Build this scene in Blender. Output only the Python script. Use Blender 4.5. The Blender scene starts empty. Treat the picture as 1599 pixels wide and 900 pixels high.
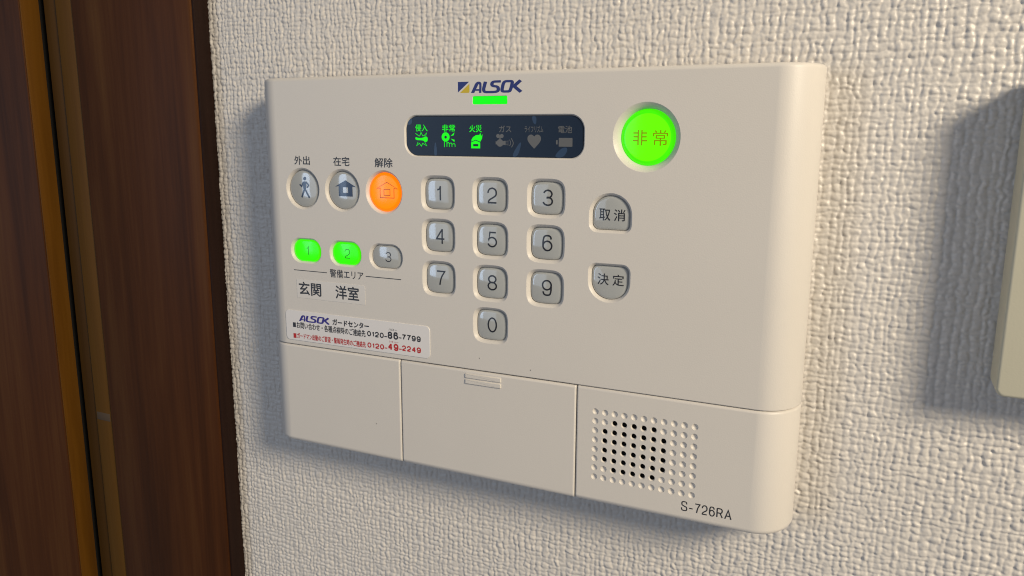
import bpy, bmesh, math, random
import numpy as np
from mathutils import Vector, Matrix
from mathutils.geometry import delaunay_2d_cdt

S = 0.001                      # everything below is laid out in millimetres
scene = bpy.context.scene
C = scene.collection

# ---------------------------------------------------------------- camera
cam_data = bpy.data.cameras.new('camera')
cam = bpy.data.objects.new('camera', cam_data); C.objects.link(cam)
YAW, PITCH, ROLL = math.radians(25.049), math.radians(11.008), math.radians(0.2446)
fwd = Vector((-math.sin(YAW)*math.cos(PITCH), math.cos(YAW)*math.cos(PITCH), -math.sin(PITCH)))
rt0 = Vector((math.cos(YAW), math.sin(YAW), 0)); up0 = rt0.cross(fwd)
rt = rt0*math.cos(ROLL) + up0*math.sin(ROLL); up = -rt0*math.sin(ROLL) + up0*math.cos(ROLL)
M = Matrix((rt, up, -fwd)).transposed().to_4x4()
CAM = Vector((143.3355, -217.8474, 74.8582))
M.translation = CAM*S
cam.matrix_world = M
cam_data.sensor_width = 36; cam_data.lens = 27.93
cam_data.clip_start = 0.005; cam_data.clip_end = 50
scene.camera = cam

# ---------------------------------------------------------------- world, lamps, exposure
world = bpy.data.worlds.new('World'); scene.world = world; world.use_nodes = True
bg = world.node_tree.nodes['Background']
bg.inputs[0].default_value = (0.94, 0.94, 1.0, 1); bg.inputs[1].default_value = 0.165

def area(name, loc, target, sx, sy, power, col, shape='RECTANGLE'):
    d = bpy.data.lights.new(name, 'AREA'); d.shape = shape; d.size = sx*S; d.size_y = sy*S
    d.energy = power; d.color = col
    o = bpy.data.objects.new(name, d); C.objects.link(o); o.location = Vector(loc)*S
    o.rotation_euler = (Vector(target)-Vector(loc)).to_track_quat('-Z', 'Y').to_euler()
    return o
# warm room lamp, up and well to the right of the panel, so that its light rakes across the wall
area('room_lamp', (920, -530, 510), (60, 0, 20), 290, 290, 13.2, (1.0, 0.86, 0.65), 'DISK')
# cool daylight from a window behind the photographer, to the left
area('window_light', (-1165, -1500, 150), (-1165, 0, 150), 330, 840, 4.4, (0.56, 0.74, 1.0))
area('window_light', (-765, -1500, 150), (-765, 0, 150), 430, 840, 1.5, (0.62, 0.78, 1.0))

scene.view_settings.view_transform = 'Standard'; scene.view_settings.look = 'None'
scene.view_settings.gamma = 1; scene.view_settings.exposure = 0.04
scene.view_settings.use_curve_mapping = False
scene.render.film_transparent = False
try:
    scene.cycles.max_bounces = 8
    scene.cycles.filter_width = 1.1
except Exception: pass

WALL = 20.0                    # the wall plane; the panel's face is y = 0

# ---------------------------------------------------------------- materials
def mat(name, col, rough=0.45, spec=0.5, coat=0.0, emit=None, estr=0.0, bump=None, var=0.0, varscale=60.0):
    m = bpy.data.materials.new(name); m.use_nodes = True
    nt = m.node_tree; b = nt.nodes['Principled BSDF']
    b.inputs['Base Color'].default_value = (*col, 1); b.inputs['Roughness'].default_value = rough
    b.inputs['Specular IOR Level'].default_value = spec
    b.inputs['Coat Weight'].default_value = coat; b.inputs['Coat Roughness'].default_value = 0.03
    if emit:
        b.inputs['Emission Color'].default_value = (*emit, 1); b.inputs['Emission Strength'].default_value = estr
    tc = nt.nodes.new('ShaderNodeTexCoord')
    if bump:
        n = nt.nodes.new('ShaderNodeTexNoise'); n.inputs['Scale'].default_value = bump[0]; n.inputs['Detail'].default_value = 3
        bp = nt.nodes.new('ShaderNodeBump'); bp.inputs['Strength'].default_value = bump[1]; bp.inputs['Distance'].default_value = bump[2]
        nt.links.new(tc.outputs['Object'], n.inputs['Vector']); nt.links.new(n.outputs['Fac'], bp.inputs['Height'])
        nt.links.new(bp.outputs['Normal'], b.inputs['Normal'])
    if var:
        n2 = nt.nodes.new('ShaderNodeTexNoise'); n2.inputs['Scale'].default_value = varscale; n2.inputs['Detail'].default_value = 4
        mx = nt.nodes.new('ShaderNodeMix'); mx.data_type = 'RGBA'
        mx.inputs[6].default_value = (*[c*(1-var) for c in col], 1); mx.inputs[7].default_value = (*[min(1, c*(1+var)) for c in col], 1)
        nt.links.new(tc.outputs['Object'], n2.inputs['Vector']); nt.links.new(n2.outputs['Fac'], mx.inputs[0])
        nt.links.new(mx.outputs[2], b.inputs['Base Color'])
        mr = nt.nodes.new('ShaderNodeMapRange'); mr.inputs[3].default_value = rough*0.85; mr.inputs[4].default_value = min(1, rough*1.15)
        nt.links.new(n2.outputs['Fac'], mr.inputs[0]); nt.links.new(mr.outputs[0], b.inputs['Roughness'])
    return m

MT = {}
MT['plastic'] = mat('white_plastic', (0.675, 0.642, 0.600), 0.42, 0.4, bump=(2600, 0.28, 0.00012), var=0.02, varscale=40)
MT['dark'] = mat('shade_black', (0.012, 0.012, 0.012), 0.9, 0.0)  # black that paints the shade in gaps and holes
MT['lens'] = mat('grey_lens', (0.42, 0.435, 0.43), 0.10, 0.6, coat=0.6, var=0.05, varscale=150)
MT['green'] = mat('green_lit_lens', (0.01, 0.30, 0.0), 0.16, 0.3, emit=(0.022, 0.75, 0.0), estr=1.3)
MT['green2'] = mat('green_lit_large_lens', (0.02, 0.30, 0.0), 0.16, 0.3, emit=(0.105, 0.72, 0.0), estr=1.25)
MT['orange'] = mat('orange_lit_lens', (0.35, 0.06, 0.0), 0.16, 0.3, emit=(0.85, 0.185, 0.0), estr=1.35)
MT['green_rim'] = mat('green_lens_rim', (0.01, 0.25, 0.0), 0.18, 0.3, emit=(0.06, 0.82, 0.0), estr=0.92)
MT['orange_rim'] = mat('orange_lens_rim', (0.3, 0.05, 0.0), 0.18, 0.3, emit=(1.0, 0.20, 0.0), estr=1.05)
MT['led'] = mat('green_led', (0.0, 0.2, 0.0), 0.35, 0.2, emit=(0.0, 0.93, 0.0), estr=1.0)
MT['icon_on'] = mat('lit_icon', (0.0, 0.2, 0.0), 0.4, 0.2, emit=(0.01, 0.92, 0.005), estr=0.9)
MT['icon_off'] = mat('unlit_icon', (0.12, 0.12, 0.12), 0.3, 0.4)
MT['navy'] = mat('navy_window', (0.010, 0.020, 0.042), 0.30, 0.22)
MT['painted_reflection'] = mat('film_reflection', (0.024, 0.052, 0.11), 0.3, 0.3)
MT['ink'] = mat('dark_ink', (0.028, 0.03, 0.038), 0.4, 0.4)
MT['ink_lens'] = mat('lens_ink', (0.022, 0.025, 0.034), 0.15, 0.35, coat=0.15)
MT['ink_blue'] = mat('lens_blue_ink', (0.018, 0.036, 0.085), 0.15, 0.35, coat=0.15)
MT['ink_green'] = mat('ink_on_green', (0.01, 0.08, 0.0), 0.2, 0.3, emit=(0.008, 0.13, 0.0), estr=0.6)
MT['ink_gold'] = mat('ink_on_large_green', (0.10, 0.09, 0.0), 0.2, 0.3, emit=(0.20, 0.30, 0.0), estr=0.7)
MT['ink_orange'] = mat('ink_on_orange', (0.12, 0.03, 0.0), 0.2, 0.3, emit=(0.25, 0.035, 0.0), estr=0.7)
MT['blue'] = mat('logo_blue', (0.014, 0.026, 0.17), 0.4, 0.4)
MT['violet'] = mat('logo_violet', (0.03, 0.02, 0.24), 0.4, 0.4)
MT['yellow'] = mat('logo_yellow', (0.60, 0.44, 0.012), 0.4, 0.4)
MT['red'] = mat('red_ink', (0.50, 0.02, 0.018), 0.4, 0.4)
MT['paper'] = mat('white_label', (0.76, 0.74, 0.735), 0.30, 0.5, var=0.015, varscale=60)
MT['clear'] = mat('pale_tape', (0.695, 0.664, 0.625), 0.26, 0.5)
MT['unit'] = mat('cream_plastic', (0.56, 0.535, 0.42), 0.5, 0.35, bump=(1800, 0.2, 0.00015), var=0.02)
MT['patch'] = mat('pale_mark', (0.085, 0.062, 0.045), 0.9, 0.05)

def wall_material():
    m = mat('vinyl_wallpaper', (0.64, 0.61, 0.555), 0.40, 0.5)
    nt = m.node_tree; b = nt.nodes['Principled BSDF']; tc = nt.nodes['Texture Coordinate']
    n = nt.nodes.new('ShaderNodeTexNoise'); n.inputs['Scale'].default_value = 1500; n.inputs['Detail'].default_value = 4
    n3 = nt.nodes.new('ShaderNodeTexNoise'); n3.inputs['Scale'].default_value = 14; n3.inputs['Detail'].default_value = 3
    mx = nt.nodes.new('ShaderNodeMix'); mx.data_type = 'RGBA'
    mx.inputs[6].default_value = (0.635, 0.602, 0.565, 1); mx.inputs[7].default_value = (0.695, 0.662, 0.625, 1)
    bp = nt.nodes.new('ShaderNodeBump'); bp.inputs['Strength'].default_value = 0.35; bp.inputs['Distance'].default_value = 0.0002
    for q in (n, n3): nt.links.new(tc.outputs['Object'], q.inputs['Vector'])
    nt.links.new(n.outputs['Fac'], bp.inputs['Height']); nt.links.new(bp.outputs['Normal'], b.inputs['Normal'])
    nt.links.new(n3.outputs['Fac'], mx.inputs[0]); nt.links.new(mx.outputs[2], b.inputs['Base Color'])
    return m
MT['wall'] = wall_material()

def wood_material(name, dark, mid, light, rough, seed):
    m = mat(name, mid, rough, 0.10); nt = m.node_tree; b = nt.nodes['Principled BSDF']; tc = nt.nodes['Texture Coordinate']
    mp = nt.nodes.new('ShaderNodeMapping'); mp.inputs['Scale'].default_value = (1, 1, 0.045); mp.inputs['Location'].default_value = (seed, seed*2, seed*.7)
    n = nt.nodes.new('ShaderNodeTexNoise'); n.inputs['Scale'].default_value = 55; n.inputs['Detail'].default_value = 6; n.inputs['Roughness'].default_value = 0.62; n.inputs['Distortion'].default_value = 0.6
    n2 = nt.nodes.new('ShaderNodeTexNoise'); n2.inputs['Scale'].default_value = 700; n2.inputs['Detail'].default_value = 3
    r = nt.nodes.new('ShaderNodeValToRGB'); e = r.color_ramp.elements
    e[0].position = 0.30; e[0].color = (*dark, 1); e[1].position = 0.72; e[1].color = (*light, 1)
    q = e.new(0.5); q.color = (*mid, 1)
    ad = nt.nodes.new('ShaderNodeMath'); ad.operation = 'MULTIPLY_ADD'; ad.inputs[1].default_value = 0.13
    nt.links.new(tc.outputs['Object'], mp.inputs['Vector'])
    for k in (n, n2): nt.links.new(mp.outputs['Vector'], k.inputs['Vector'])
    sb = nt.nodes.new('ShaderNodeMath'); sb.operation = 'SUBTRACT'; sb.inputs[1].default_value = 0.5
    nt.links.new(n2.outputs['Fac'], sb.inputs[0])
    nt.links.new(sb.outputs[0], ad.inputs[0]); nt.links.new(n.outputs['Fac'], ad.inputs[2])
    nt.links.new(ad.outputs[0], r.inputs['Fac']); nt.links.new(r.outputs['Color'], b.inputs['Base Color'])
    bp = nt.nodes.new('ShaderNodeBump'); bp.inputs['Strength'].default_value = 0.25; bp.inputs['Distance'].default_value = 0.0002
    nt.links.new(n2.outputs['Fac'], bp.inputs['Height']); nt.links.new(bp.outputs['Normal'], b.inputs['Normal'])
    return m
MT['wood'] = wood_material('brown_veneer', (0.030, 0.0100, 0.0032), (0.062, 0.0205, 0.0056), (0.100, 0.0415, 0.0118), 0.45, 0.0)
MT['wood_edge'] = wood_material('dark_edge_veneer', (0.011, 0.0050, 0.0034), (0.017, 0.0076, 0.0050), (0.026, 0.012, 0.0072), 0.5, 1.3)
MT['ochre'] = wood_material('ochre_veneer', (0.075, 0.032, 0.004), (0.10, 0.045, 0.006), (0.125, 0.059, 0.010), 0.5, 2.1)
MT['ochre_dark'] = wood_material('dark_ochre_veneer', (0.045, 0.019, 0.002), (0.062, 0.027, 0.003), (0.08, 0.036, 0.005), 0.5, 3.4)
MT['orange_wood'] = wood_material('orange_edge_veneer', (0.065, 0.024, 0.002), (0.105, 0.042, 0.004), (0.15, 0.064, 0.008), 0.5, 4.2)

# ---------------------------------------------------------------- object helpers
def empty(name, loc, label=None, cat=None):
    o = bpy.data.objects.new(name, None); o.empty_display_size = 0.02; C.objects.link(o); o.location = Vector(loc)*S
    if label: o['label'] = label
    if cat: o['category'] = cat
    return o

def put(name, me, m, parent=None, loc=(0, 0, 0)):
    """link a mesh (in world millimetres already scaled) as one object"""
    if m is not None and not me.materials: me.materials.append(m)
    o = bpy.data.objects.new(name, me); C.objects.link(o); o.location = Vector(loc)*S
    if parent is not None:
        o.parent = parent
    return o

def mesh_from(verts, faces, name, sharp=35):
    me = bpy.data.meshes.new(name)
    me.from_pydata([Vector(v)*S for v in verts], [], faces)
    bm = bmesh.new(); bm.from_mesh(me)
    bmesh.ops.remove_doubles(bm, verts=bm.verts, dist=1e-7)
    bmesh.ops.recalc_face_normals(bm, faces=bm.faces); bm.to_mesh(me); bm.free()
    me.polygons.foreach_set('use_smooth', [True]*len(me.polygons))
    me.set_sharp_from_angle(angle=math.radians(sharp))
    return me

# the panel's own frame: origin on the wall behind its lower left corner
PO = Vector((33.95, WALL, -36.3))
panel = empty('security_panel', PO, 'white wall-mounted security control panel with keypad and lit green and orange buttons', 'control panel')
def P(v): return (v[0]-PO.x, v[1]-PO.y, v[2]-PO.z)
def ppart(name, verts, faces, m, parent=None, sharp=35):
    """part given in panel millimetres; parent is the panel or one of its parts (all share the panel's origin)"""
    return put(name, mesh_from([P(v) for v in verts], faces, name, sharp), m, parent or panel)

# ---------------------------------------------------------------- outlines
def rrect(cx, cz, w, h, r, n=8):
    pts = []
    for k, (sx, sz) in enumerate(((1, 1), (-1, 1), (-1, -1), (1, -1))):
        ox, oz = cx+sx*(w/2-r), cz+sz*(h/2-r)
        for i in range(n+1):
            a = math.pi/2*(k+i/n); pts.append((ox+r*math.cos(a), oz+r*math.sin(a)))
    return dedupe(pts)
def dedupe(p):
    q = []
    for a in p:
        if not q or math.hypot(a[0]-q[-1][0], a[1]-q[-1][1]) > 1e-4: q.append(a)
    if math.hypot(q[0][0]-q[-1][0], q[0][1]-q[-1][1]) < 1e-4: q.pop()
    return q
def squircle(cx, cz, w, h, e=3.6, n=56):
    p = []
    for i in range(n):
        a = 2*math.pi*i/n; c, s = math.cos(a), math.sin(a)
        p.append((cx+w/2*math.copysign(abs(c)**(2/e), c), cz+h/2*math.copysign(abs(s)**(2/e), s)))
    return p
def circle(cx, cz, r, n=64): return [(cx+r*math.cos(2*math.pi*i/n), cz+r*math.sin(2*math.pi*i/n)) for i in range(n)]
def dome_d(cx, cz, w, h, flip=1):
    """arch on top, flat bottom with rounded corners (flip=-1: upside down)"""
    p = []; r = 2.6; b = -h/2
    for i in range(33):                       # arch, right to left
        a = math.pi*i/32; p.append((w/2*math.cos(a), (h/2-(-h*0.06))*math.sin(a)**0.92 - h*0.06))
    for i in range(9):
        a = math.pi + math.pi/2*i/8; p.append((-w/2+r+r*math.cos(a), b+r+r*math.sin(a)))
    for i in range(9):
        a = 1.5*math.pi + math.pi/2*i/8; p.append((w/2-r+r*math.cos(a), b+r+r*math.sin(a)))
    p = [(cx+x, cz+flip*z) for x, z in dedupe(p)]
    return p if flip > 0 else p[::-1]
def inset(p, d):
    n = len(p); out = []
    for i in range(n):
        a, b, c = Vector(p[i-1]), Vector(p[i]), Vector(p[(i+1) % n])
        t = (c-a).normalized(); nrm = Vector((-t.y, t.x))      # left of a CCW outline = inside
        out.append(tuple(b+nrm*d))
    return out

# ---------------------------------------------------------------- covers with holes
def fill_holes(outer, holes):
    vs = [Vector(p) for p in outer]; es = [(i, (i+1) % len(outer)) for i in range(len(outer))]
    for h in holes:
        o = len(vs); vs += [Vector(p) for p in h]; es += [(o+i, o+(i+1) % len(h)) for i in range(len(h))]
    v, e, f, *_ = delaunay_2d_cdt(vs, es, [], 1, 1e-6)
    def inside(x, z, p):
        c = False; j = len(p)-1
        for i in range(len(p)):
            if (p[i][1] > z) != (p[j][1] > z) and x < (p[j][0]-p[i][0])*(z-p[i][1])/(p[j][1]-p[i][1])+p[i][0]: c = not c
            j = i
        return c
    bb = [(min(a for a, _ in h), max(a for a, _ in h), min(b for _, b in h), max(b for _, b in h), h) for h in holes]
    keep = []
    for t in f:
        x = sum(v[i][0] for i in t)/len(t); z = sum(v[i][1] for i in t)/len(t)
        if not inside(x, z, outer): continue
        if any(a < x < b and c < z < d and inside(x, z, h) for a, b, c, d, h in bb): continue
        keep.append(t)
    return [tuple(x) for x in v], keep

def cover(name, prof, iflat, z0, z1, br, m, holes=(), recess=(), brb=None):
    """prof: (x,y) points left to right; segment iflat..iflat+1 is the flat face y=0; br: edge rounding at top and bottom"""
    n = len(prof); nr = []
    for i in range(n):
        a = Vector(prof[max(0, i-1)]); b = Vector(prof[min(n-1, i+1)]); t = (b-a).normalized(); nr.append(Vector((t.y, -t.x)))
    for i in range(n):
        if i in (iflat, iflat+1) or any(abs(prof[i][0]-sx) < 0.85 for sx in (0.0, 63.32)): nr[i] = Vector((0, -1))
    K = 5; q_ = [math.pi/2*k/K for k in range(K+1)]; bb = brb or br
    rows = [(z0+bb*(1-math.cos(a)), bb*(1-math.sin(a))) for a in q_] + [(z1-br*(1-math.cos(a)), br*(1-math.sin(a))) for a in q_[::-1]]
    bm = bmesh.new(); tag = bm.faces.layers.int.new('flat'); grid = []
    for z, d in rows:
        r_ = []
        for i, (x, y) in enumerate(prof):
            q = Vector((x, y))-nr[i]*d
            r_.append(bm.verts.new(Vector(P((q.x, q.y, z)))*S))
        grid.append(r_)
    flats = []
    for j in range(len(rows)-1):
        for i in range(n-1):
            if i == iflat and j == K: continue
            bm.faces.new((grid[j][i], grid[j][i+1], grid[j+1][i+1], grid[j+1][i]))
    # flat face with its openings
    zb, zt = rows[K][0], rows[K+1][0]; xa, xb = prof[iflat][0], prof[iflat+1][0]
    v2, f2 = fill_holes([(xa, zb), (xb, zb), (xb, zt), (xa, zt)], holes)
    vv = [bm.verts.new(Vector(P((x, 0, z)))*S) for x, z in v2]
    for f in f2:
        try: flats.append(bm.faces.new([vv[i] for i in f]))
        except ValueError: pass
    for f in flats:
        f.normal_update()
        if f.normal.y > 0: f.normal_flip()
    # end caps
    for g in (bm.faces.new(grid[0][::-1]), bm.faces.new(grid[-1])): g[tag] = 2
    for f in flats: f[tag] = 1
    bmesh.ops.remove_doubles(bm, verts=bm.verts, dist=2e-7)
    # the recesses behind the openings: list of rings (outline, depth)
    for rings, floor in recess:
        prev = None; made = []
        for o, dep in rings:
            cur = [bm.verts.new(Vector(P((x, dep, z)))*S) for x, z in o]
            if prev:
                for i in range(len(cur)):
                    k = (i+1) % len(cur); made.append(bm.faces.new((prev[k], prev[i], cur[i], cur[k])))
            prev = cur
        made[0].normal_update()
        if made[0].normal.y > 0:
            for g in made: g.normal_flip()
        if floor:
            g = bm.faces.new(prev); g.normal_update()
            if g.normal.y > 0: g.normal_flip()
    for f in bm.faces:
        f.smooth = True
    bm.normal_update()
    # outward check for everything except the flats: end caps / arcs built consistently, recess walls face the viewer
    normals = []
    bm.faces.ensure_lookup_table(); bm.verts.index_update(); bm.faces.index_update()
    cs = math.cos(math.radians(42))
    for f in bm.faces:
        for l in f.loops:
            if f[tag] or len(f.verts) > 40: normals.append(f.normal.copy()); continue
            acc = Vector(); hit = None
            for g in l.vert.link_faces:
                if g[tag] == 2 or len(g.verts) > 40: continue
                if g.normal.dot(f.normal) > cs:
                    acc += g.normal
                    if g[tag] == 1: hit = g.normal
            normals.append((hit or acc).normalized())
    me = bpy.data.meshes.new(name); bm.to_mesh(me); bm.free()
    me.normals_split_custom_set(normals)
    return put(name, me, m, panel)

XL, XR, AX, BY = -58.8, 126.7, 10.6, 12.5
def arc_left(n=14):
    return [(XL+AX-AX*math.cos(math.pi/2*i/n), BY-BY*math.sin(math.pi/2*i/n)) for i in range(n+1)]
def arc_right(n=14):
    return [(XL+XR-x, y) for x, y in arc_left(n)][::-1]
def edge_r(x, r=0.6, n=4):     # rounded right-hand end of a cover at seam x
    return [(x-r+r*math.sin(math.pi/2*i/n), r-r*math.cos(math.pi/2*i/n)) for i in range(n+1)]+[(x, 5.0)]
def edge_l(x, r=0.6, n=4):
    return [(2*x-a, b) for a, b in edge_r(x, r, n)][::-1]

GX = (15.55, 34.05, 52.5); GZ = (56.0, 42.42, 28.84, 15.3)
keys = [(str(k+1), GX[k % 3], GZ[k//3]) for k in range(9)] + [('0', GX[1], GZ[3])]
modes = [(-37.95, 55.95), (-21.35, 55.9), (-4.75, 55.85)]
pills = [(-37.75, 34.45), (-21.0, 34.5), (-4.63, 34.5)]
EM = (82.2, 73.95); CAN = (72.5, 52.55); CON = (72.6, 32.15); DISP = (33.92, 73.95)

openings, recesses = [], []
def add_recess(outline, wid, dep, back):
    openings.append(outline)
    r0 = inset(outline, wid*0.10); r1 = inset(outline, wid*0.55); r2 = inset(outline, wid)
    recesses.append(([(outline, 0), (r0, dep*0.06), (r1, dep*0.46), (r2, dep), (r2, back)], True))
    return r2
lens_out = {}
for k, x, z in keys: lens_out['k'+k] = add_recess(squircle(x, z, 12.4, 11.75), 0.95, 1.05, 2.8)
for i, (x, z) in enumerate(modes): lens_out['m%d' % i] = add_recess(circle(x, z, 7.15), 0.72, 0.8, 2.8)
for i, (x, z) in enumerate(pills): lens_out['p%d' % i] = add_recess(rrect(x, z, 13.3, 8.95, 4.2, 12), 0.62, 0.7, 2.8)
lens_out['em'] = add_recess(circle(*EM, 9.6, 80), 1.75, 1.9, 3.4)
lens_out['can'] = add_recess(dome_d(*CAN, 12.95, 11.5, 1), 0.75, 0.9, 2.8)
lens_out['con'] = add_recess(dome_d(*CON, 12.95, 11.6, -1), 0.75, 0.9, 2.8)
disp_in = add_recess(rrect(*DISP, 60.7, 13.1, 4.6, 12), 0.45, 0.55, 1.6)
led_in = add_recess(rrect(33.9, 84.6, 11.75, 2.55, 0.45, 4), 0.10, 0.12, 0.6)

prof_full = arc_left() + arc_right()
cover('front_cover', prof_full, 14, 0.12, 93.0, 1.3, MT['plastic'], openings, recesses, 0.3)

pl = arc_left() + edge_r(-0.17)
cover('lower_cover', pl, 14, -37.2, -0.12, 0.9, MT['plastic'], (), (), 1.8)

pd = edge_l(0.17) + edge_r(63.15)
door = cover('flap_door', pd, 5, -37.2, -0.22, 0.9, MT['plastic'], (), (), 1.8)
for zc in (-2.15, -4.1):        # two raised ribs
    verts = []; faces = []
    o1 = rrect(31.4, zc, 13.0, 1.75, 0.25, 3); o2 = inset(o1, 0.28); n = len(o1)
    verts = [(x, 0.02, z) for x, z in o1] + [(x, -0.42, z) for x, z in o2]
    faces = [(i, (i+1) % n, n+(i+1) % n, n+i) for i in range(n)] + [tuple(range(n, 2*n))]
    ppart('grip_rib', verts, faces, MT['plastic'], door, 30)

ps = edge_l(63.49) + arc_right()
holes = []; hole_pos = []
for r in range(8):
    for c in range(11):
        x, z = 69.6+3*c, -7.5-3*r; holes.append(circle(x, z, 1.0, 14)); hole_pos.append((r, c, x, z))
spk = cover('speaker_cover', ps, 5, -37.2, -0.12, 0.9, MT['plastic'], holes, (), 1.8)
def cup(depths):
    n = 14; v = []; f = []
    for k, (r, d) in enumerate(depths):
        v += [(r*math.cos(2*math.pi*i/n), d, r*math.sin(2*math.pi*i/n)) for i in range(n)]
        if k: f += [((k-1)*n+i, (k-1)*n+(i+1) % n, k*n+(i+1) % n, k*n+i) for i in range(n)]
    f.append(tuple(range((len(depths)-1)*n, len(depths)*n)))
    return v, f
mk = []
for nm, dp in (('blind_hole', ((1.0, 0), (0.93, 0.22), (0.74, 0.45), (0.45, 0.60), (0.15, 0.66))), ('open_hole', ((1.0, 0), (0.86, 0.25), (0.74, 0.5), (0.70, 1.0)))):
    v, f = cup(dp); me = mesh_from(v, f, nm, 60)
    bmx = bmesh.new(); bmx.from_mesh(me)
    for q in bmx.faces:
        if q.normal.dot(Vector((q.calc_center_median().x, 0, q.calc_center_median().z))) > 0 or (abs(q.normal.y) > .9 and q.normal.y > 0): q.normal_flip()
    bmx.to_mesh(me); bmx.free()
    me.materials.append(MT['plastic']); me.materials.append(MT['dark'])
    if nm == 'open_hole':
        for q in me.polygons:
            if abs(q.center.y) > 0.0006: q.material_index = 1  # cup floor painted black in place of the unlit inside
    mk.append(me)
for r, c, x, z in hole_pos:
    opn = (2 <= r <= 5 and 1 <= c <= 7) or (r in (1, 6) and 2 <= c <= 6)
    put('speaker_hole', mk[1 if opn else 0], None, spk, P((x, 0, z)))

def box_verts(x0, x1, y0, y1, z0, z1):
    v = [(x, y, z) for x in (x0, x1) for y in (y0, y1) for z in (z0, z1)]
    f = [(0, 1, 3, 2), (4, 6, 7, 5), (0, 4, 5, 1), (2, 3, 7, 6), (0, 2, 6, 4), (1, 5, 7, 3)]
    return v, f
ppart('light_block', *box_verts(-50, 118, 4.6, 12.2, -34.5, 91.2), MT['dark'])  # unseen inner box, added black to stop light and darken the seams
def bevbox(x0, x1, y0, y1, z0, z1, r, seg=3):
    bm = bmesh.new(); bmesh.ops.create_cube(bm, size=1)
    for v in bm.verts: v.co = Vector(((x0+x1)/2+v.co.x*(x1-x0), (y0+y1)/2+v.co.y*(y1-y0), (z0+z1)/2+v.co.z*(z1-z0)))
    bmesh.ops.bevel(bm, geom=bm.edges, offset=r, segments=seg, affect='EDGES', profile=0.5)
    v = [tuple(q.co) for q in bm.verts]; f = [tuple(q.index for q in p.verts) for p in bm.faces]; bm.free(); return v, f
ppart('back_plate', *bevbox(-57.0, 124.9, 12.5, WALL+0.35, -34.8, 91.4, 0.6), MT['plastic'])

# ---------------------------------------------------------------- lenses
def lens(name, outline, c, ytop, R, gap, drop, m, rim=None):
    """domed cap: y = ytop + r^2/2R inside, rolled-over rim"""
    o = inset(outline, gap); n = len(o); v = []; f = []
    cx, cz = c
    prof = [(0.25, 0), (0.5, 0), (0.70, 0), (0.80, 0), (0.845, 0.012), (0.885, 0.06), (0.925, 0.17), (0.96, 0.36), (0.985, 0.62), (1.0, 1.0), (1.0, 1.9)]
    for k, (s, d) in enumerate(prof):
        for x, z in o:
            px, pz = cx+(x-cx)*s, cz+(z-cz)*s
            v.append((px, ytop+((px-cx)**2+(pz-cz)**2)/(2*R)+d*drop, pz))
        if k: f += [((k-1)*n+i, (k-1)*n+(i+1) % n, k*n+(i+1) % n, k*n+i) for i in range(n)]
    v.append((cx, ytop, cz)); f += [(i, (i+1) % n, len(v)-1) for i in range(n)]
    b = ppart(name, v, f, m, None, 75)
    if rim:
        b.data.materials.append(rim); oo = Vector(P((cx, 0, cz)))*S
        big = max(math.hypot(x-cx, z-cz) for x, z in o)*S
        lim = -P((0, ytop+drop*0.03+(0.84*big/S)**2/(2*R), 0))[1]*S
        for q in b.data.polygons:
            if -q.center.y < lim: q.material_index = 1
    return b, (lambda x, z: ytop+((x-cx)**2+(z-cz)**2)/(2*R))

# ---------------------------------------------------------------- flat print: text, strokes, polygons
_cache = {}
def text_pts(body):
    key = body
    if key in _cache: return _cache[key]
    cu = bpy.data.curves.new('print', 'FONT'); cu.body = body; cu.size = 1.0; cu.resolution_u = 3; cu.fill_mode = 'FRONT'
    ob = bpy.data.objects.new('print', cu); C.objects.link(ob)
    dg = bpy.context.evaluated_depsgraph_get()
    me = bpy.data.meshes.new_from_object(ob.evaluated_get(dg), depsgraph=dg)
    v = [tuple(q.co) for q in me.vertices]; f = [tuple(p.vertices) for p in me.polygons]
    bpy.data.objects.remove(ob); bpy.data.curves.remove(cu); bpy.data.meshes.remove(me)
    _cache[key] = (v, f); return v, f
def print_mesh(name, v2, f, m, parent, surf=None, lift=0.03, layer=None):
    """flat ink on the face (or following a domed cap); overlapping strokes lie a hair above one another"""
    layer = layer or [0]*len(v2)
    me = bpy.data.meshes.new(name); me.from_pydata([(x, layer[i]*0.003, z) for i, (x, z) in enumerate(v2)], [], f)
    bm = bmesh.new(); bm.from_mesh(me)
    if surf and surf is not DY:
        bmesh.ops.triangulate(bm, faces=bm.faces)
        for _ in range(4):
            lng = [e for e in bm.edges if e.calc_length() > 0.45]
            if not lng: break
            bmesh.ops.subdivide_edges(bm, edges=lng, cuts=1, use_grid_fill=False)
            bmesh.ops.triangulate(bm, faces=bm.faces)
    for q in bm.verts:
        x, k, z = q.co
        q.co = Vector(P((x, (surf(x, z) if surf else 0)-lift-k, z)))*S
    bm.normal_update()
    for q in bm.faces:
        if q.normal.y > 0: q.normal_flip()
    if surf and surf is not DY:
        for q in bm.faces: q.smooth = True
    bm.to_mesh(me); bm.free()
    return put(name, me, m, parent)
DY = lambda x, z: 0.52
def text(name, body, x0, x1, z0, z1, m, parent, bold=0.0, surf=None, lift=0.03, slope=0.0):
    v, f = text_pts(body)
    xs = [q[0] for q in v]; ys = [q[1] for q in v]; a, b, c, d = min(xs), max(xs), min(ys), max(ys)
    k = Ink(); sc = (z1-z0)/(d-c)*bold*1.3
    for ox, oz in ((0, 0), (-sc, 0), (sc, 0), (0, -sc), (0, sc)) if bold else ((0, 0),):
        k.add([(x0+(q[0]-a)/(b-a)*(x1-x0)+ox, z0+(q[1]-c)/(d-c)*(z1-z0)+oz) for q in v], f)
    return k.out(name, m, parent, surf, lift)
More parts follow.
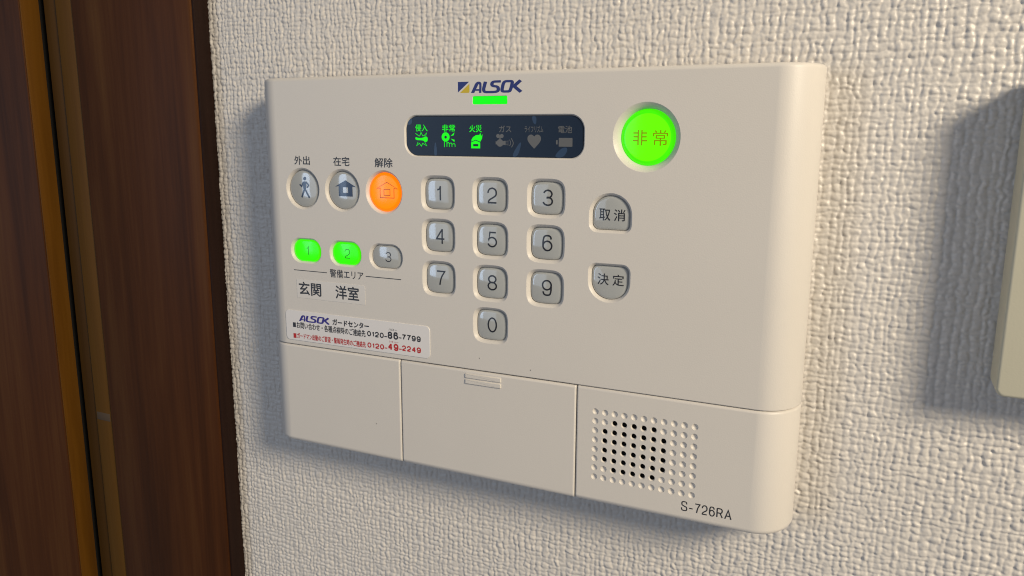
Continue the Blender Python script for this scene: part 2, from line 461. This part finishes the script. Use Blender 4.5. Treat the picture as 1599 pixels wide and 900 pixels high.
def stroke_loops(path, wx, wz, closed=False):
    """polyline drawn with an elliptical pen wx by wz; returns quads + joints"""
    p = [Vector((x/wx, z/wz)) for x, z in path]; n = len(p); L, Rr = [], []
    for i in range(n):
        a = p[i-1] if (i or closed) else p[i]; b = p[(i+1) % n] if (i < n-1 or closed) else p[i]
        t1 = (p[i]-a).normalized() if (p[i]-a).length > 1e-9 else None
        t2 = (b-p[i]).normalized() if (b-p[i]).length > 1e-9 else None
        t = ((t1 or t2)+(t2 or t1)).normalized(); nn = Vector((-t.y, t.x))
        k = 1.0/max(0.45, abs(nn.dot(Vector((-(t2 or t1).y, (t2 or t1).x)))))
        L.append(p[i]+nn*0.5*k); Rr.append(p[i]-nn*0.5*k)
    v = [(q.x*wx, q.y*wz) for q in L+Rr]
    f = [(i, (i+1) % n, n+(i+1) % n, n+i) for i in range(n if closed else n-1)]
    return v, f
class Ink:
    def __init__(s): s.v, s.f, s.k, s.n = [], [], [], 0
    def add(s, v, f): o = len(s.v); s.v += v; s.f += [tuple(i+o for i in q) for q in f]; s.k += [s.n]*len(v); s.n += 1; return s
    def poly(s, outer, holes=()): v, f = fill_holes(outer, holes); return s.add(v, [tuple(q) for q in f])
    def line(s, path, w, closed=False, wz=None): return s.add(*stroke_loops(path, w, wz or w, closed))
    def mapped(s, fn): s.v = [fn(*q) for q in s.v]; return s
    def out(s, name, m, parent, surf=None, lift=0.03): return print_mesh(name, s.v, s.f, m, parent, surf, lift, s.k)
def smooth(pts, it=2, closed=False):
    for _ in range(it):
        q = []; n = len(pts)
        rng = range(n if closed else n-1)
        if not closed: q.append(pts[0])
        for i in rng:
            a, b = pts[i], pts[(i+1) % n]
            q += [(a[0]*.75+b[0]*.25, a[1]*.75+b[1]*.25), (a[0]*.25+b[0]*.75, a[1]*.25+b[1]*.75)]
        if not closed: q.append(pts[-1])
        pts = q
    return pts

def earc(cx, cy, rx, ry, a0, a1, n=22):
    return [(cx+rx*math.cos(math.radians(a0+(a1-a0)*i/n)), cy+ry*math.sin(math.radians(a0+(a1-a0)*i/n))) for i in range(n+1)]
six = [(smooth([(.94, .77), (.84, .98), (.5, 1.03), (.10, .98), (0, .62), (0, .33)], 3), 0), (earc(.5, .32, .5, .32, 0, 360, 30)[:-1], 1)]
GLYPH = {
 '0': [(earc(.5, .5, .5, .5, 0, 360, 36)[:-1], 1)],
 '1': [(smooth([(0, .76), (.62, .79), (.86, 1.0)], 2), 0), ([(.86, 1.02), (.86, 0)], 0)],
 '2': [(earc(.49, .71, .49, .29, 188, 10)+smooth([(.98, .70), (.97, .52), (.62, .36), (.10, .18), (.02, .01)], 3), 0), ([(-.05, 0), (1, 0)], 0)],
 '3': [(earc(.48, .75, .46, .25, 165, -88)+[(.34, .5)], 0), ([(.34, .51)]+earc(.48, .265, .52, .265, 88, -168), 0)],
 '4': [([(.74, -.05), (.74, 1.02)], 0), ([(.72, .98), (0, .30)], 0), ([(-.04, .30), (1.02, .30)], 0)],
 '5': [([(.93, 1), (.20, 1), (.08, .47)]+earc(.48, .325, .52, .325, 142, -160), 0)],
 '6': six, '9': [([(1-x, 1-y) for x, y in p], c) for p, c in six],
 '7': [([(0, 1), (1, 1)]+smooth([(.98, .97), (.55, .55), (.36, 0)], 3), 0)],
 '8': [(earc(.5, .755, .44, .245, 0, 360, 28)[:-1], 1), (earc(.5, .265, .5, .265, 0, 360, 28)[:-1], 1)],
 '-': [([(-.05, .36), (1.05, .36)], 0)],
 'S': [(smooth([(.96, .74), (.93, .98), (.5, 1.02), (.03, .97), (.03, .60), (.40, .53), (.62, .47), (1.0, .40), (1.0, .02), (.5, -.02), (.03, .02), (0, .30)], 3), 0)],
 'R': [([(.02, 0), (.02, 1)], 0), ([(.02, 1)]+earc(.60, .75, .34, .25, 90, -90)+[(.02, .5)], 0), ([(.58, .5), (1, 0)], 0)],
 'A': [([(0, 0), (.5, 1), (1, 0)], 0), ([(.19, .34), (.81, .34)], 0)],
}
def figures(name, body, x0, x1, z0, z1, w, m, parent, surf=None, lift=0.03, gap=0.30, widths={}):
    """sans-serif figures drawn with one pen width w, fitted into a box"""
    ws = [{'1': .55, '-': .75, 'R': 1.12, 'A': 1.2, 'S': 1.1}.get(c, 1.0) for c in body]
    unit = (x1-x0)/(sum(ws)+gap*(len(ws)-1)); k = Ink(); x = x0
    for c, wd in zip(body, ws):
        a, b = x+w/2, x+wd*unit-w/2
        for p, closed in GLYPH[c]:
            k.line([(a+u*(b-a), z0+w/2+v*(z1-z0-w)) for u, v in p], w, bool(closed))
        x += (wd+gap)*unit
    return k.out(name, m, parent, surf, lift)

# --- numeric keys
DIGW = {'1': 1.75}
for k, x, z in keys:
    b, sf = lens('number_button', lens_out['k'+k], (x, z), 0.55, 42, 0.04, 0.75, MT['lens'])
    w = DIGW.get(k, 3.3); xo = 0.42 - (0.25 if k == '1' else 0)
    figures('numeral', k, x+xo-w/2, x+xo+w/2, z-2.25, z+2.65, 0.49, MT['ink_lens'], b, sf, 0.05)
# --- mode keys
caps = [('外出', -40.95, -34.4, 64.1, 67.05), ('在宅', -24.5, -18.0, 64.05, 67.0), ('解除', -7.95, -1.1, 63.9, 66.9)]
for t, *bb in caps: text('caption', t, *bb, MT['ink'], panel, 0.012)
house = [(-4.2, 0.55), (0, 2.75), (4.2, 0.55), (2.75, 0.70), (2.75, -2.6), (-2.75, -2.6), (-2.75, 0.70)]
for i, (x, z) in enumerate(modes):
    b, sf = lens('mode_button', lens_out['m%d' % i], (x, z), 0.40, 46, 0.04, 0.6, MT['orange'] if i == 2 else MT['lens'], MT['orange_rim'] if i == 2 else None)
    k = Ink(); cx = x+0.62
    if i == 0:
        b['label'] = 'clear grey round button with walking figure'
        k.poly(circle(cx+0.05, z+3.45, 0.62, 20))
        k.poly(smooth([(cx-0.75, z+2.55), (cx+0.75, z+2.55), (cx+0.62, z-0.5), (cx-0.62, z-0.5)], 2, True))
        k.line([(cx-0.55, z+2.35), (cx-1.25, z+0.75), (cx-2.15, z+1.45)], 0.48)
        k.line([(cx+0.55, z+2.35), (cx+1.65, z+1.25), (cx+1.05, z+0.35)], 0.48)
        k.line([(cx-0.15, z-0.2), (cx-1.45, z-3.0)], 0.62); k.line([(cx+0.15, z-0.2), (cx+1.75, z-3.05)], 0.62)
        m = MT['ink_blue']
    elif i == 1:
        b['label'] = 'clear grey round button with solid house symbol'
        k.poly([(cx+0.45+a, z+0.65+c) for a, c in house][::-1], [[(cx+0.45+a, z+0.1+c) for a, c in ((-1.05, -0.9), (1.05, -0.9), (1.05, 0.95), (-1.05, 0.95))]])
        m = MT['ink_blue']
    else:
        b['label'] = 'lit orange round button with outlined house symbol'
        k.line([(cx+0.35+a*0.96, z+0.65+c*0.94) for a, c in house], 0.22, True)
        k.line([(cx+0.35+a, z-0.05+c) for a, c in ((-1.15, -0.95), (1.15, -0.95), (1.15, 1.0), (-1.15, 1.0))], 0.20, True)
        m = MT['ink_orange']
    k.out('symbol', m, b, sf, 0.05)
# --- area keys
for i, (x, z) in enumerate(pills):
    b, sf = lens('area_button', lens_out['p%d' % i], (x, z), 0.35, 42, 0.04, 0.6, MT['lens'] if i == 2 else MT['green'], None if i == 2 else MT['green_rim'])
    b['label'] = ('lit green area button numbered one', 'lit green area button numbered two', 'unlit grey area button numbered three')[i]
    w = (1.2, 2.25, 2.25)[i]; cx = x+(0.5, 0.62, 0.8)[i]
    figures('numeral', str(i+1), cx-w/2, cx+w/2, z-1.6, z+1.7, 0.27, MT['ink_lens'] if i == 2 else MT['ink_green'], b, sf, 0.05)
Ink().line([(-43.4, 27.35), (-29.0, 27.35)], 0.26).out('divider_line', MT['ink'], panel)
Ink().line([(-12.9, 27.4), (1.2, 27.4)], 0.26).out('divider_line', MT['ink'], panel)
text('caption', '警備エリア', -27.75, -13.85, 25.95, 28.85, MT['ink'], panel, 0.008)
# --- emergency, cancel, confirm
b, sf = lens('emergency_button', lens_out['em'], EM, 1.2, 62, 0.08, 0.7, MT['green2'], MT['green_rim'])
b['label'] = 'large round emergency button glowing green'
text('marking', '非', 78.05, 82.2, 71.75, 76.0, MT['ink_gold'], b, 0.0, sf, 0.055)
text('marking', '常', 83.8, 87.95, 71.7, 75.95, MT['ink_gold'], b, 0.0, sf, 0.055)
b, sf = lens('cancel_button', lens_out['can'], CAN, 0.55, 46, 0.04, 0.7, MT['lens'])
text('marking', '取', 69.0, 72.35, 50.35, 53.75, MT['ink_lens'], b, 0.004, sf, 0.05)
text('marking', '消', 73.45, 76.75, 50.35, 53.72, MT['ink_lens'], b, 0.004, sf, 0.05)
b, sf = lens('confirm_button', lens_out['con'], CON, 0.55, 46, 0.04, 0.7, MT['lens'])
text('marking', '決', 68.95, 72.4, 31.5, 34.83, MT['ink_lens'], b, 0.004, sf, 0.05)
text('marking', '定', 73.6, 76.95, 31.5, 34.8, MT['ink_lens'], b, 0.004, sf, 0.05)

# --- status bar and brand
def slab(name, outline, y0, y1, bev, m, parent=None):
    o2 = inset(outline, bev); n = len(outline)
    v = [(x, y0, z) for x, z in outline] + [(x, y1+bev, z) for x, z in outline] + [(x, y1, z) for x, z in o2]
    f = [(i, (i+1) % n, n+(i+1) % n, n+i) for i in range(n)] + [(n+i, n+(i+1) % n, 2*n+(i+1) % n, 2*n+i) for i in range(n)] + [tuple(range(2*n, 3*n))]
    return ppart(name, v, f, m, parent, 30)
slab('status_light', inset(led_in, 0.06), 0.5, 0.02, 0.08, MT['led'])
def brand(x0, x1, z0, z1, m, parent, lift):
    k = Ink()
    k.poly([(435, 365), (515, 205), (535, 180), (560, 164), (590, 160), (622, 166), (642, 190), (645, 225), (640, 365), (594, 365), (597, 326), (521, 326), (500, 365)][::-1],
           [[(538, 296), (598, 296), (601, 222), (594, 207), (582, 210)]])
    k.line(smooth([(722, 162), (692, 262), (684, 305), (694, 340), (730, 350), (800, 350), (900, 348), (962, 335), (972, 290), (955, 252), (885, 244), (848, 232), (846, 190), (872, 164), (930, 161), (1018, 159)], 2), 66, False, 42)
    k.line(smooth([(1090, 158), (1190, 156), (1238, 160), (1230, 215), (1205, 300), (1185, 338), (1120, 340), (1045, 340), (1040, 300), (1062, 205)], 2, True), 64, True, 42)
    k.line([(1392, 143), (1268, 245), (1400, 348)], 70, False, 50)
    k.poly([(1225, 225), (1225, 262), (1290, 262), (1290, 225)])
    k.mapped(lambda x, y: (x0+(x-435)/980*(x1-x0), z0+(365-0.016*(x-435)-y)/208*(z1-z0)))
    return k.out('brand_name', m, parent, None, lift)
logo = brand(27.6, 44.45, 86.8, 90.15, MT['blue'], panel, 0.03)
Ink().poly([(23.15, 87.0), (27.0, 90.1), (23.15, 90.1)]).out('brand_triangle', MT['blue'], panel)
Ink().poly([(23.85, 86.85), (26.85, 86.85), (27.1, 87.1), (27.1, 89.55)]).out('brand_triangle', MT['yellow'], panel)

# --- display window with its icons
win = slab('display_window', inset(disp_in, 0.06), 1.5, 0.52, 0.12, MT['navy'])
ON, OFF = MT['icon_on'], MT['icon_off']
for t, a, b_, c, d, m in (('侵入', 7.4, 11.85, 75.4, 77.5, ON), ('非常', 17.15, 21.7, 75.35, 77.45, ON), ('火災', 26.7, 30.95, 75.2, 77.35, ON),
                          ('ガス', 36.8, 40.8, 75.2, 77.15, OFF), ('ライフリズム', 45.2, 51.15, 75.2, 77.1, OFF), ('電池', 55.85, 60.15, 75.05, 77.1, OFF)):
    text('caption', t, a, b_, c, d, m, win, 0.006, DY, 0.03)
k = Ink(); cx, cz = 9.65, 73.0                        # break-in: arm reaching out of a burst
k.line([(cx-2.2, cz+1.75), (cx-1.0, cz+1.0), (cx-0.65, cz+0.95), (cx-0.15, cz+2.05), (cx+0.45, cz+1.0), (cx+1.0, cz+1.1), (cx+1.9, cz+1.95), (cx+1.5, cz+0.9)], 0.17)
k.line([(cx-1.3, cz-0.9), (cx-1.9, cz-2.1), (cx-0.8, cz-1.3), (cx-0.1, cz-2.2), (cx+0.4, cz-1.3), (cx+1.9, cz-2.1), (cx+1.2, cz-1.0)], 0.17)
k.poly(smooth([(cx-2.3, cz-0.35), (cx+0.6, cz-0.35), (cx+1.2, cz-0.95), (cx+2.25, cz-0.7), (cx+2.25, cz+0.7), (cx+1.2, cz+0.85), (cx+0.5, cz+0.35), (cx-1.4, cz+0.35), (cx-2.2, cz+0.75)], 2, True))
k.out('icon', ON, win, DY)
k = Ink(); cx, cz = 19.35, 72.9                       # finger pressing a button
k.poly(circle(cx-1.0, cz+0.8, 1.42, 28), [circle(cx-1.0, cz+0.75, 0.45, 16)])
k.line([(cx-1.45, cz-0.5), (cx-1.45, cz-2.3)], 0.2); k.line([(cx-0.55, cz-0.3), (cx-0.55, cz-2.2)], 0.2)
k.line(smooth([(cx-0.55, cz-1.1), (cx+0.25, cz-0.75), (cx+0.3, cz-2.2)], 2), 0.18); k.line(smooth([(cx+0.3, cz-1.2), (cx+1.2, cz-0.9), (cx+1.25, cz-2.2)], 2), 0.18); k.line(smooth([(cx+1.25, cz-1.4), (cx+2.3, cz-1.1), (cx+2.35, cz-2.2)], 2), 0.18)
k.poly([(cx+0.75, cz+1.05), (cx+1.9, cz+1.35), (cx+2.15, cz+2.25)]); k.poly([(cx+0.85, cz+0.3), (cx+2.2, cz-0.05), (cx+2.1, cz-0.75)])
k.out('icon', ON, win, DY)
k = Ink(); cx, cz = 29.15, 72.65                      # burning house
k.poly([(cx-1.85, cz-2.3), (cx+1.25, cz-2.3), (cx+1.25, cz-0.55), (cx-0.3, cz+0.05), (cx-1.85, cz-0.55)], [[(cx-1.15, cz-1.7), (cx+0.6, cz-1.7), (cx+0.6, cz-1.0), (cx-1.15, cz-1.0)]])
k.poly([(cx-1.75, cz-0.3), (cx-0.3, cz+0.28), (cx+1.3, cz-0.3), (cx+1.9, cz+0.7), (cx+2.05, cz+2.0), (cx+1.65, cz+1.4), (cx+1.3, cz+2.35), (cx+1.0, cz+1.75), (cx-0.2, cz+1.65), (cx-1.2, cz+1.05), (cx-1.7, cz+0.35)])
k.out('icon', ON, win, DY)
k = Ink(); cx, cz = 38.65, 72.7                       # gas tap
k.poly(circle(cx-2.2, cz+1.4, 0.62, 16)); k.poly(circle(cx-0.95, cz+1.4, 0.62, 16)); k.line([(cx-1.55, cz+1.2), (cx-1.55, cz-0.3)], 0.42)
k.poly(circle(cx-1.55, cz-0.65, 1.12, 24)); k.poly([(cx-3.0, cz-1.1), (cx-0.3, cz-1.1), (cx-0.3, cz-0.2), (cx-3.0, cz-0.2)])
k.poly([(cx-0.5, cz-1.2), (cx+0.35, cz-1.3), (cx+0.35, cz+0.0), (cx-0.5, cz-0.1)])
for j in range(3): k.line([(cx+0.55, cz-1.15+j*0.5), (cx+1.35, cz-1.25+j*0.6)], 0.16)
k.line(smooth([(cx+1.65, cz-1.5), (cx+2.15, cz-0.7), (cx+1.65, cz+0.35)], 2), 0.22); k.line(smooth([(cx+2.3, cz-1.9), (cx+3.05, cz-0.7), (cx+2.2, cz+0.75)], 2), 0.24)
k.out('icon', OFF, win, DY)
k = Ink(); cx, cz = 48.3, 72.6                        # heart
k.poly(smooth([(cx, cz+1.3), (cx+0.55, cz+1.95), (cx+1.5, cz+1.95), (cx+2.25, cz+1.2), (cx+2.05, cz-0.1), (cx, cz-2.15), (cx, cz-2.15), (cx-2.05, cz-0.1), (cx-2.25, cz+1.2), (cx-1.5, cz+1.95), (cx-0.55, cz+1.95)][::-1], 2, True))
k.out('icon', OFF, win, DY)
k = Ink(); cx, cz = 57.8, 72.4                        # battery
k.poly(rrect(cx+0.42, cz, 4.25, 2.5, 0.15, 2)); k.poly(rrect(cx-2.3, cz, 0.5, 1.25, 0.1, 2)); k.out('icon', OFF, win, DY)
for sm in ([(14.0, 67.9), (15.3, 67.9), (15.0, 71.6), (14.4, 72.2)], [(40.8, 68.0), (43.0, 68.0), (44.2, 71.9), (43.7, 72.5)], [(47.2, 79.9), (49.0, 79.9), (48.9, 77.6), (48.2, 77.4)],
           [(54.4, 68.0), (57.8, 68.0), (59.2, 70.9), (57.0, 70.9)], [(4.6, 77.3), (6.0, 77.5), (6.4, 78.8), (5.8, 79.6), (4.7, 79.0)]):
    Ink().poly(smooth(sm, 2, True)).out('film_reflection', MT['painted_reflection'], win, DY, 0.012)  # bluish window reflections in the film, painted as flat patches

# --- labels stuck on the front
pl_ = slab('phone_label', rrect(-18.05, 7.2, 59.9, 10.9, 1.5, 5), 0.1, -0.22, 0.05, MT['paper'])
pl_['label'] = 'white sticker printed with two telephone numbers in black and red'
LB = 0.25
brand(-42.1, -28.7, 9.0, 11.3, MT['violet'], pl_, LB)
PY = None
def ptext(*a, bold=0.02): return text('print', *a, pl_, bold, None, LB)
ptext('ガードセンター', -27.3, -12.1, 9.15, 11.2, MT['ink'], bold=0.03)
for z, m in ((7.35, MT['ink']), (3.35, MT['red'])):
    Ink().poly([(-44.9, z-0.85), (-43.6, z-0.85), (-43.6, z+0.85), (-44.9, z+0.85)]).out('print', m, pl_, None, LB)
ptext('お問い合わせ・各種点検時のご連絡先', -43.2, -13.6, 6.25, 8.6, MT['ink'], bold=0.014)
ptext('ガードマン出動のご要望・警報発生時のご連絡先', -43.2, -13.6, 2.5, 4.55, MT['red'], bold=0.014)
for body, a, b_, c, d, w in (('0120', -12.9, -6.1, 6.7, 8.6, 0.40), ('-', -6.0, -4.7, 6.6, 8.6, 0.34), ('86', -4.55, -0.35, 6.75, 9.3, 0.56), ('-', -0.25, 1.05, 6.8, 8.8, 0.34), ('7799', 1.1, 8.45, 7.0, 8.95, 0.42)):
    figures('print', body, a, b_, c, d, w, MT['ink'], pl_, None, LB, 0.22)
for body, a, b_, c, d, w in (('0120', -12.9, -6.1, 2.7, 4.55, 0.40), ('-', -6.0, -4.7, 2.6, 4.6, 0.34), ('49', -4.55, -0.35, 2.85, 5.3, 0.56), ('-', -0.25, 1.05, 2.9, 4.9, 0.34), ('2249', 1.1, 8.45, 3.2, 5.15, 0.42)):
    figures('print', body, a, b_, c, d, w, MT['red'], pl_, None, LB, 0.22)
ptext('ハロー', -4.1, -0.9, 9.65, 10.35, MT['ink'], bold=0.006); ptext('シキュー', -4.1, -0.35, 5.5, 6.15, MT['red'], bold=0.006)
nl = slab('name_label', rrect(-27.9, 20.8, 29.1, 6.7, 0.2, 2), 0.05, -0.08, 0.03, MT['clear'])
nl['label'] = 'narrow pale tape label naming the two guarded rooms'
text('print', '玄関', -41.45, -31.85, 18.65, 23.3, MT['ink'], nl, 0.014, None, 0.11)
text('print', '洋室', -25.6, -15.9, 18.6, 23.3, MT['ink'], nl, 0.014, None, 0.11)
figures('model_number', 'S-726RA', 96.7, 111.3, -33.8, -30.75, 0.34, MT['ink'], panel, None, 0.03, 0.24)
for x, z in ((48.0, 2.6), (30.1, 4.2), (-10.3, -24.5)):
    Ink().poly(circle(x, z, 0.16, 8)).out('dust_speck', MT['ink'], panel)

# ---------------------------------------------------------------- the wall: embossed woven vinyl paper
def vnoise(u, v, seed):
    """value noise on arrays"""
    rs = np.random.RandomState(seed); T = rs.rand(512, 512)
    i = np.floor(u).astype(int); j = np.floor(v).astype(int); a = u-i; b = v-j
    a = a*a*(3-2*a); b = b*b*(3-2*b)
    g = lambda p, q: T[p % 512, q % 512]
    return (g(i, j)*(1-a)+g(i+1, j)*a)*(1-b)+(g(i, j+1)*(1-a)+g(i+1, j+1)*a)*b-0.5
def weave(X, Z):
    """irregular plain weave: pillowy crossings, each with its own height and tilt, and deep gaps between them"""
    PX, PZ = 2.05, 1.75
    dx = 0.7*vnoise(X/22, Z/22, 1)+0.55*vnoise(X/4.2, Z/4.2, 2)+1.0*vnoise(X/1.8, Z/1.8, 3)
    dz = 0.7*vnoise(X/22, Z/22, 4)+0.55*vnoise(X/4.2, Z/4.2, 5)+1.0*vnoise(X/1.8, Z/1.8, 6)
    u = (X+dx)/PX; v = (Z+dz)/PZ
    rs = np.random.RandomState(9)
    # threads of uneven width: warp the thread coordinate
    wu = np.cumsum(0.72+0.56*rs.rand(600)); wv = np.cumsum(0.72+0.56*rs.rand(600))
    u = np.interp(u+300, wu, np.arange(600)); v = np.interp(v+300, wv, np.arange(600))
    i = np.floor(u).astype(int); j = np.floor(v).astype(int)
    fu = (u-i-0.5)*2; fv = (v-j-0.5)*2
    T = rs.rand(6, 640, 640); c = lambda k: T[k, i % 640, j % 640]
    flip = (c(0) < 0.24).astype(int)
    par = (i+j+flip) % 2
    pil = lambda q, w, e: np.clip(1-np.abs(q/w)**e, 0, 1)
    long_v = pil(fu, 0.86+0.14*c(1), 2.3)*pil(fv, 1.06, 3.2)         # warp thread on top
    long_h = pil(fv, 0.86+0.14*c(1), 2.3)*pil(fu, 1.06, 3.2)         # weft thread on top
    h = np.where(par == 0, long_v, long_h)
    h = (h+1e-6)**0.50*(0.56+0.70*c(2)) + 0.36*(c(3)-0.5)*fu + 0.36*(c(4)-0.5)*fv
    h = h - 0.70*np.clip(np.abs(fu*fv)-0.28, 0, 1)*(0.4+1.2*c(5))
    h = h + 0.38*vnoise(X/0.95, Z/0.95, 7) + 0.50*vnoise(X/0.55, Z/0.55, 8) + 0.26*vnoise(X/4.0, Z/4.0, 10)
    return h
WX0, WX1, WZ0, WZ1, ST = -97.5, 208.0, -124.0, 138.0, 0.29
xs = np.arange(WX0, WX1, ST); zs = np.arange(WZ0, WZ1, ST)
X, Z = np.meshgrid(xs, zs)
H = weave(X, Z)
K_ = np.array([.14, .72, .14])
for ax in (0, 1):
    H = np.apply_along_axis(lambda r: np.convolve(np.pad(r, 1, 'edge'), K_, 'valid'), ax, H)
edge = np.minimum.reduce([X-WX0, WX1-X, Z-WZ0, WZ1-Z]); fade = np.clip(edge/1.5, 0, 1)
RELIEF = 0.42
Y = WALL + 0.05 - RELIEF*(H-0.55)*fade
nz, nx = X.shape
co = np.empty((nz*nx, 3)); co[:, 0] = X.ravel()*S; co[:, 1] = Y.ravel()*S; co[:, 2] = Z.ravel()*S
idx = np.arange(nz*nx).reshape(nz, nx)
q = np.stack([idx[:-1, :-1], idx[:-1, 1:], idx[1:, 1:], idx[1:, :-1]], -1).reshape(-1, 4)
# plain continuation of the wall round the embossed field
xe, ze = [xs[0], xs[-1]], [zs[0], zs[-1]]
BX = [-97.5, xs[-1], 900]; base = len(co)
ring = [(xs[0], ze[0]), (xs[-1], ze[0]), (xs[-1], ze[1]), (xs[0], ze[1]), (xs[0], -700), (900, -700), (900, 700), (xs[0], 700)]
co = np.vstack([co, [(a*S, (WALL+0.05)*S, b*S) for a, b in ring]])
q = np.vstack([q, np.array([[4, 5, 1, 0], [1, 5, 6, 2], [3, 2, 6, 7]])+base])
me = bpy.data.meshes.new('wall')
me.vertices.add(len(co)); me.vertices.foreach_set('co', co.ravel())
me.loops.add(q.size); me.loops.foreach_set('vertex_index', q.ravel().astype(np.int32))
me.polygons.add(len(q)); me.polygons.foreach_set('loop_start', np.arange(0, q.size, 4, dtype=np.int32))
me.polygons.foreach_set('use_smooth', np.ones(len(q), dtype=bool))
me.update(calc_edges=True)
wall = put('wall', me, MT['wall']); wall['kind'] = 'structure'

# ---------------------------------------------------------------- door and its frame at the left
EX = -96.0                    # where the casing meets the wallpaper
ZB, ZT = -640, 640
def solid(name, x0, x1, y0, y1, m, parent, org, r=0.5, z0=ZB, z1=ZT):
    v, f = bevbox(x0, x1, y0, y1, z0, z1, r, 2)
    return put(name, mesh_from([(a-org[0], b-org[1], c-org[2]) for a, b, c in v], f, name, 35), m, parent)
FO = (EX-40, WALL, ZB)
frame = empty('door_frame', FO, 'dark brown wood veneer door casing with ochre inner edge strips beside the wallpaper', 'door frame')
YF = 12.0
solid('casing', -162.2, EX-0.9, YF, WALL+8, MT['wood'], frame, FO, 1.2)
solid('edge_band', EX-1.2, EX, YF+0.9, WALL+4, MT['wood_edge'], frame, FO, 0.4)
solid('jamb_strip', -172.7, -162.25, YF+1.0, WALL+8, MT['ochre'], frame, FO, 0.4)
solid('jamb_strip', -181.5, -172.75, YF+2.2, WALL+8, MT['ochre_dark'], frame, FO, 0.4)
patch = solid('pale_patch', -172.0, -163.6, YF+0.9, YF+1.4, MT['patch'], frame, FO, 0.1, -53.2, -49.6)  # small pale patch across the lighter jamb strip
DO = (-400, WALL, ZB)
leaf = empty('door', DO, 'dark brown wood veneer door leaf with an orange-brown edge', 'door')
solid('leaf', -900, -188.2, 7.8, WALL+18, MT['wood'], leaf, DO, 0.5)
solid('edge_strip', -188.1, -187.4, 8.2, 16.4, MT['orange_wood'], leaf, DO, 0.25)
solid('gap_shade', -188.1, -187.6, 16.5, WALL+17, MT['dark'], leaf, DO, 0.1)  # deeper leaf edge painted black for the shade in the gap

# ---------------------------------------------------------------- the neighbouring unit at the right
UO = (215, WALL, 10)
unit = empty('wall_unit', UO, 'plain cream plastic wall box with rounded corners, casting a shadow beside the panel', 'wall unit')
def upart(name, x0, x1, y0, y1, z0, z1, rc, re, m):
    o = rrect((x0+x1)/2, (z0+z1)/2, x1-x0, z1-z0, rc, 8); n = len(o); v = []; f = []
    K = 4
    v += [(x, y1, z) for x, z in o]
    for k in range(K+1):
        a = math.pi/2*k/K; v += [(x, y0+re-re*math.sin(a), z) for x, z in inset(o, re*(1-math.cos(a)))]
    for k in range(K+1): f += [(k*n+i, k*n+(i+1) % n, (k+1)*n+(i+1) % n, (k+1)*n+i) for i in range(n)]
    f.append(tuple(range((K+1)*n, (K+2)*n)))
    return put(name, mesh_from([(a-UO[0], b-UO[1], c-UO[2]) for a, b, c in v], f, name, 40), m, unit)
upart('body', 172.4, 262, 6.0, 17.5, 10.6, 89.0, 2.2, 0.9, MT['unit'])
upart('back_plate', 173.2, 261, 17.4, WALL+0.4, 11.6, 88.0, 2.0, 0.2, MT['unit'])
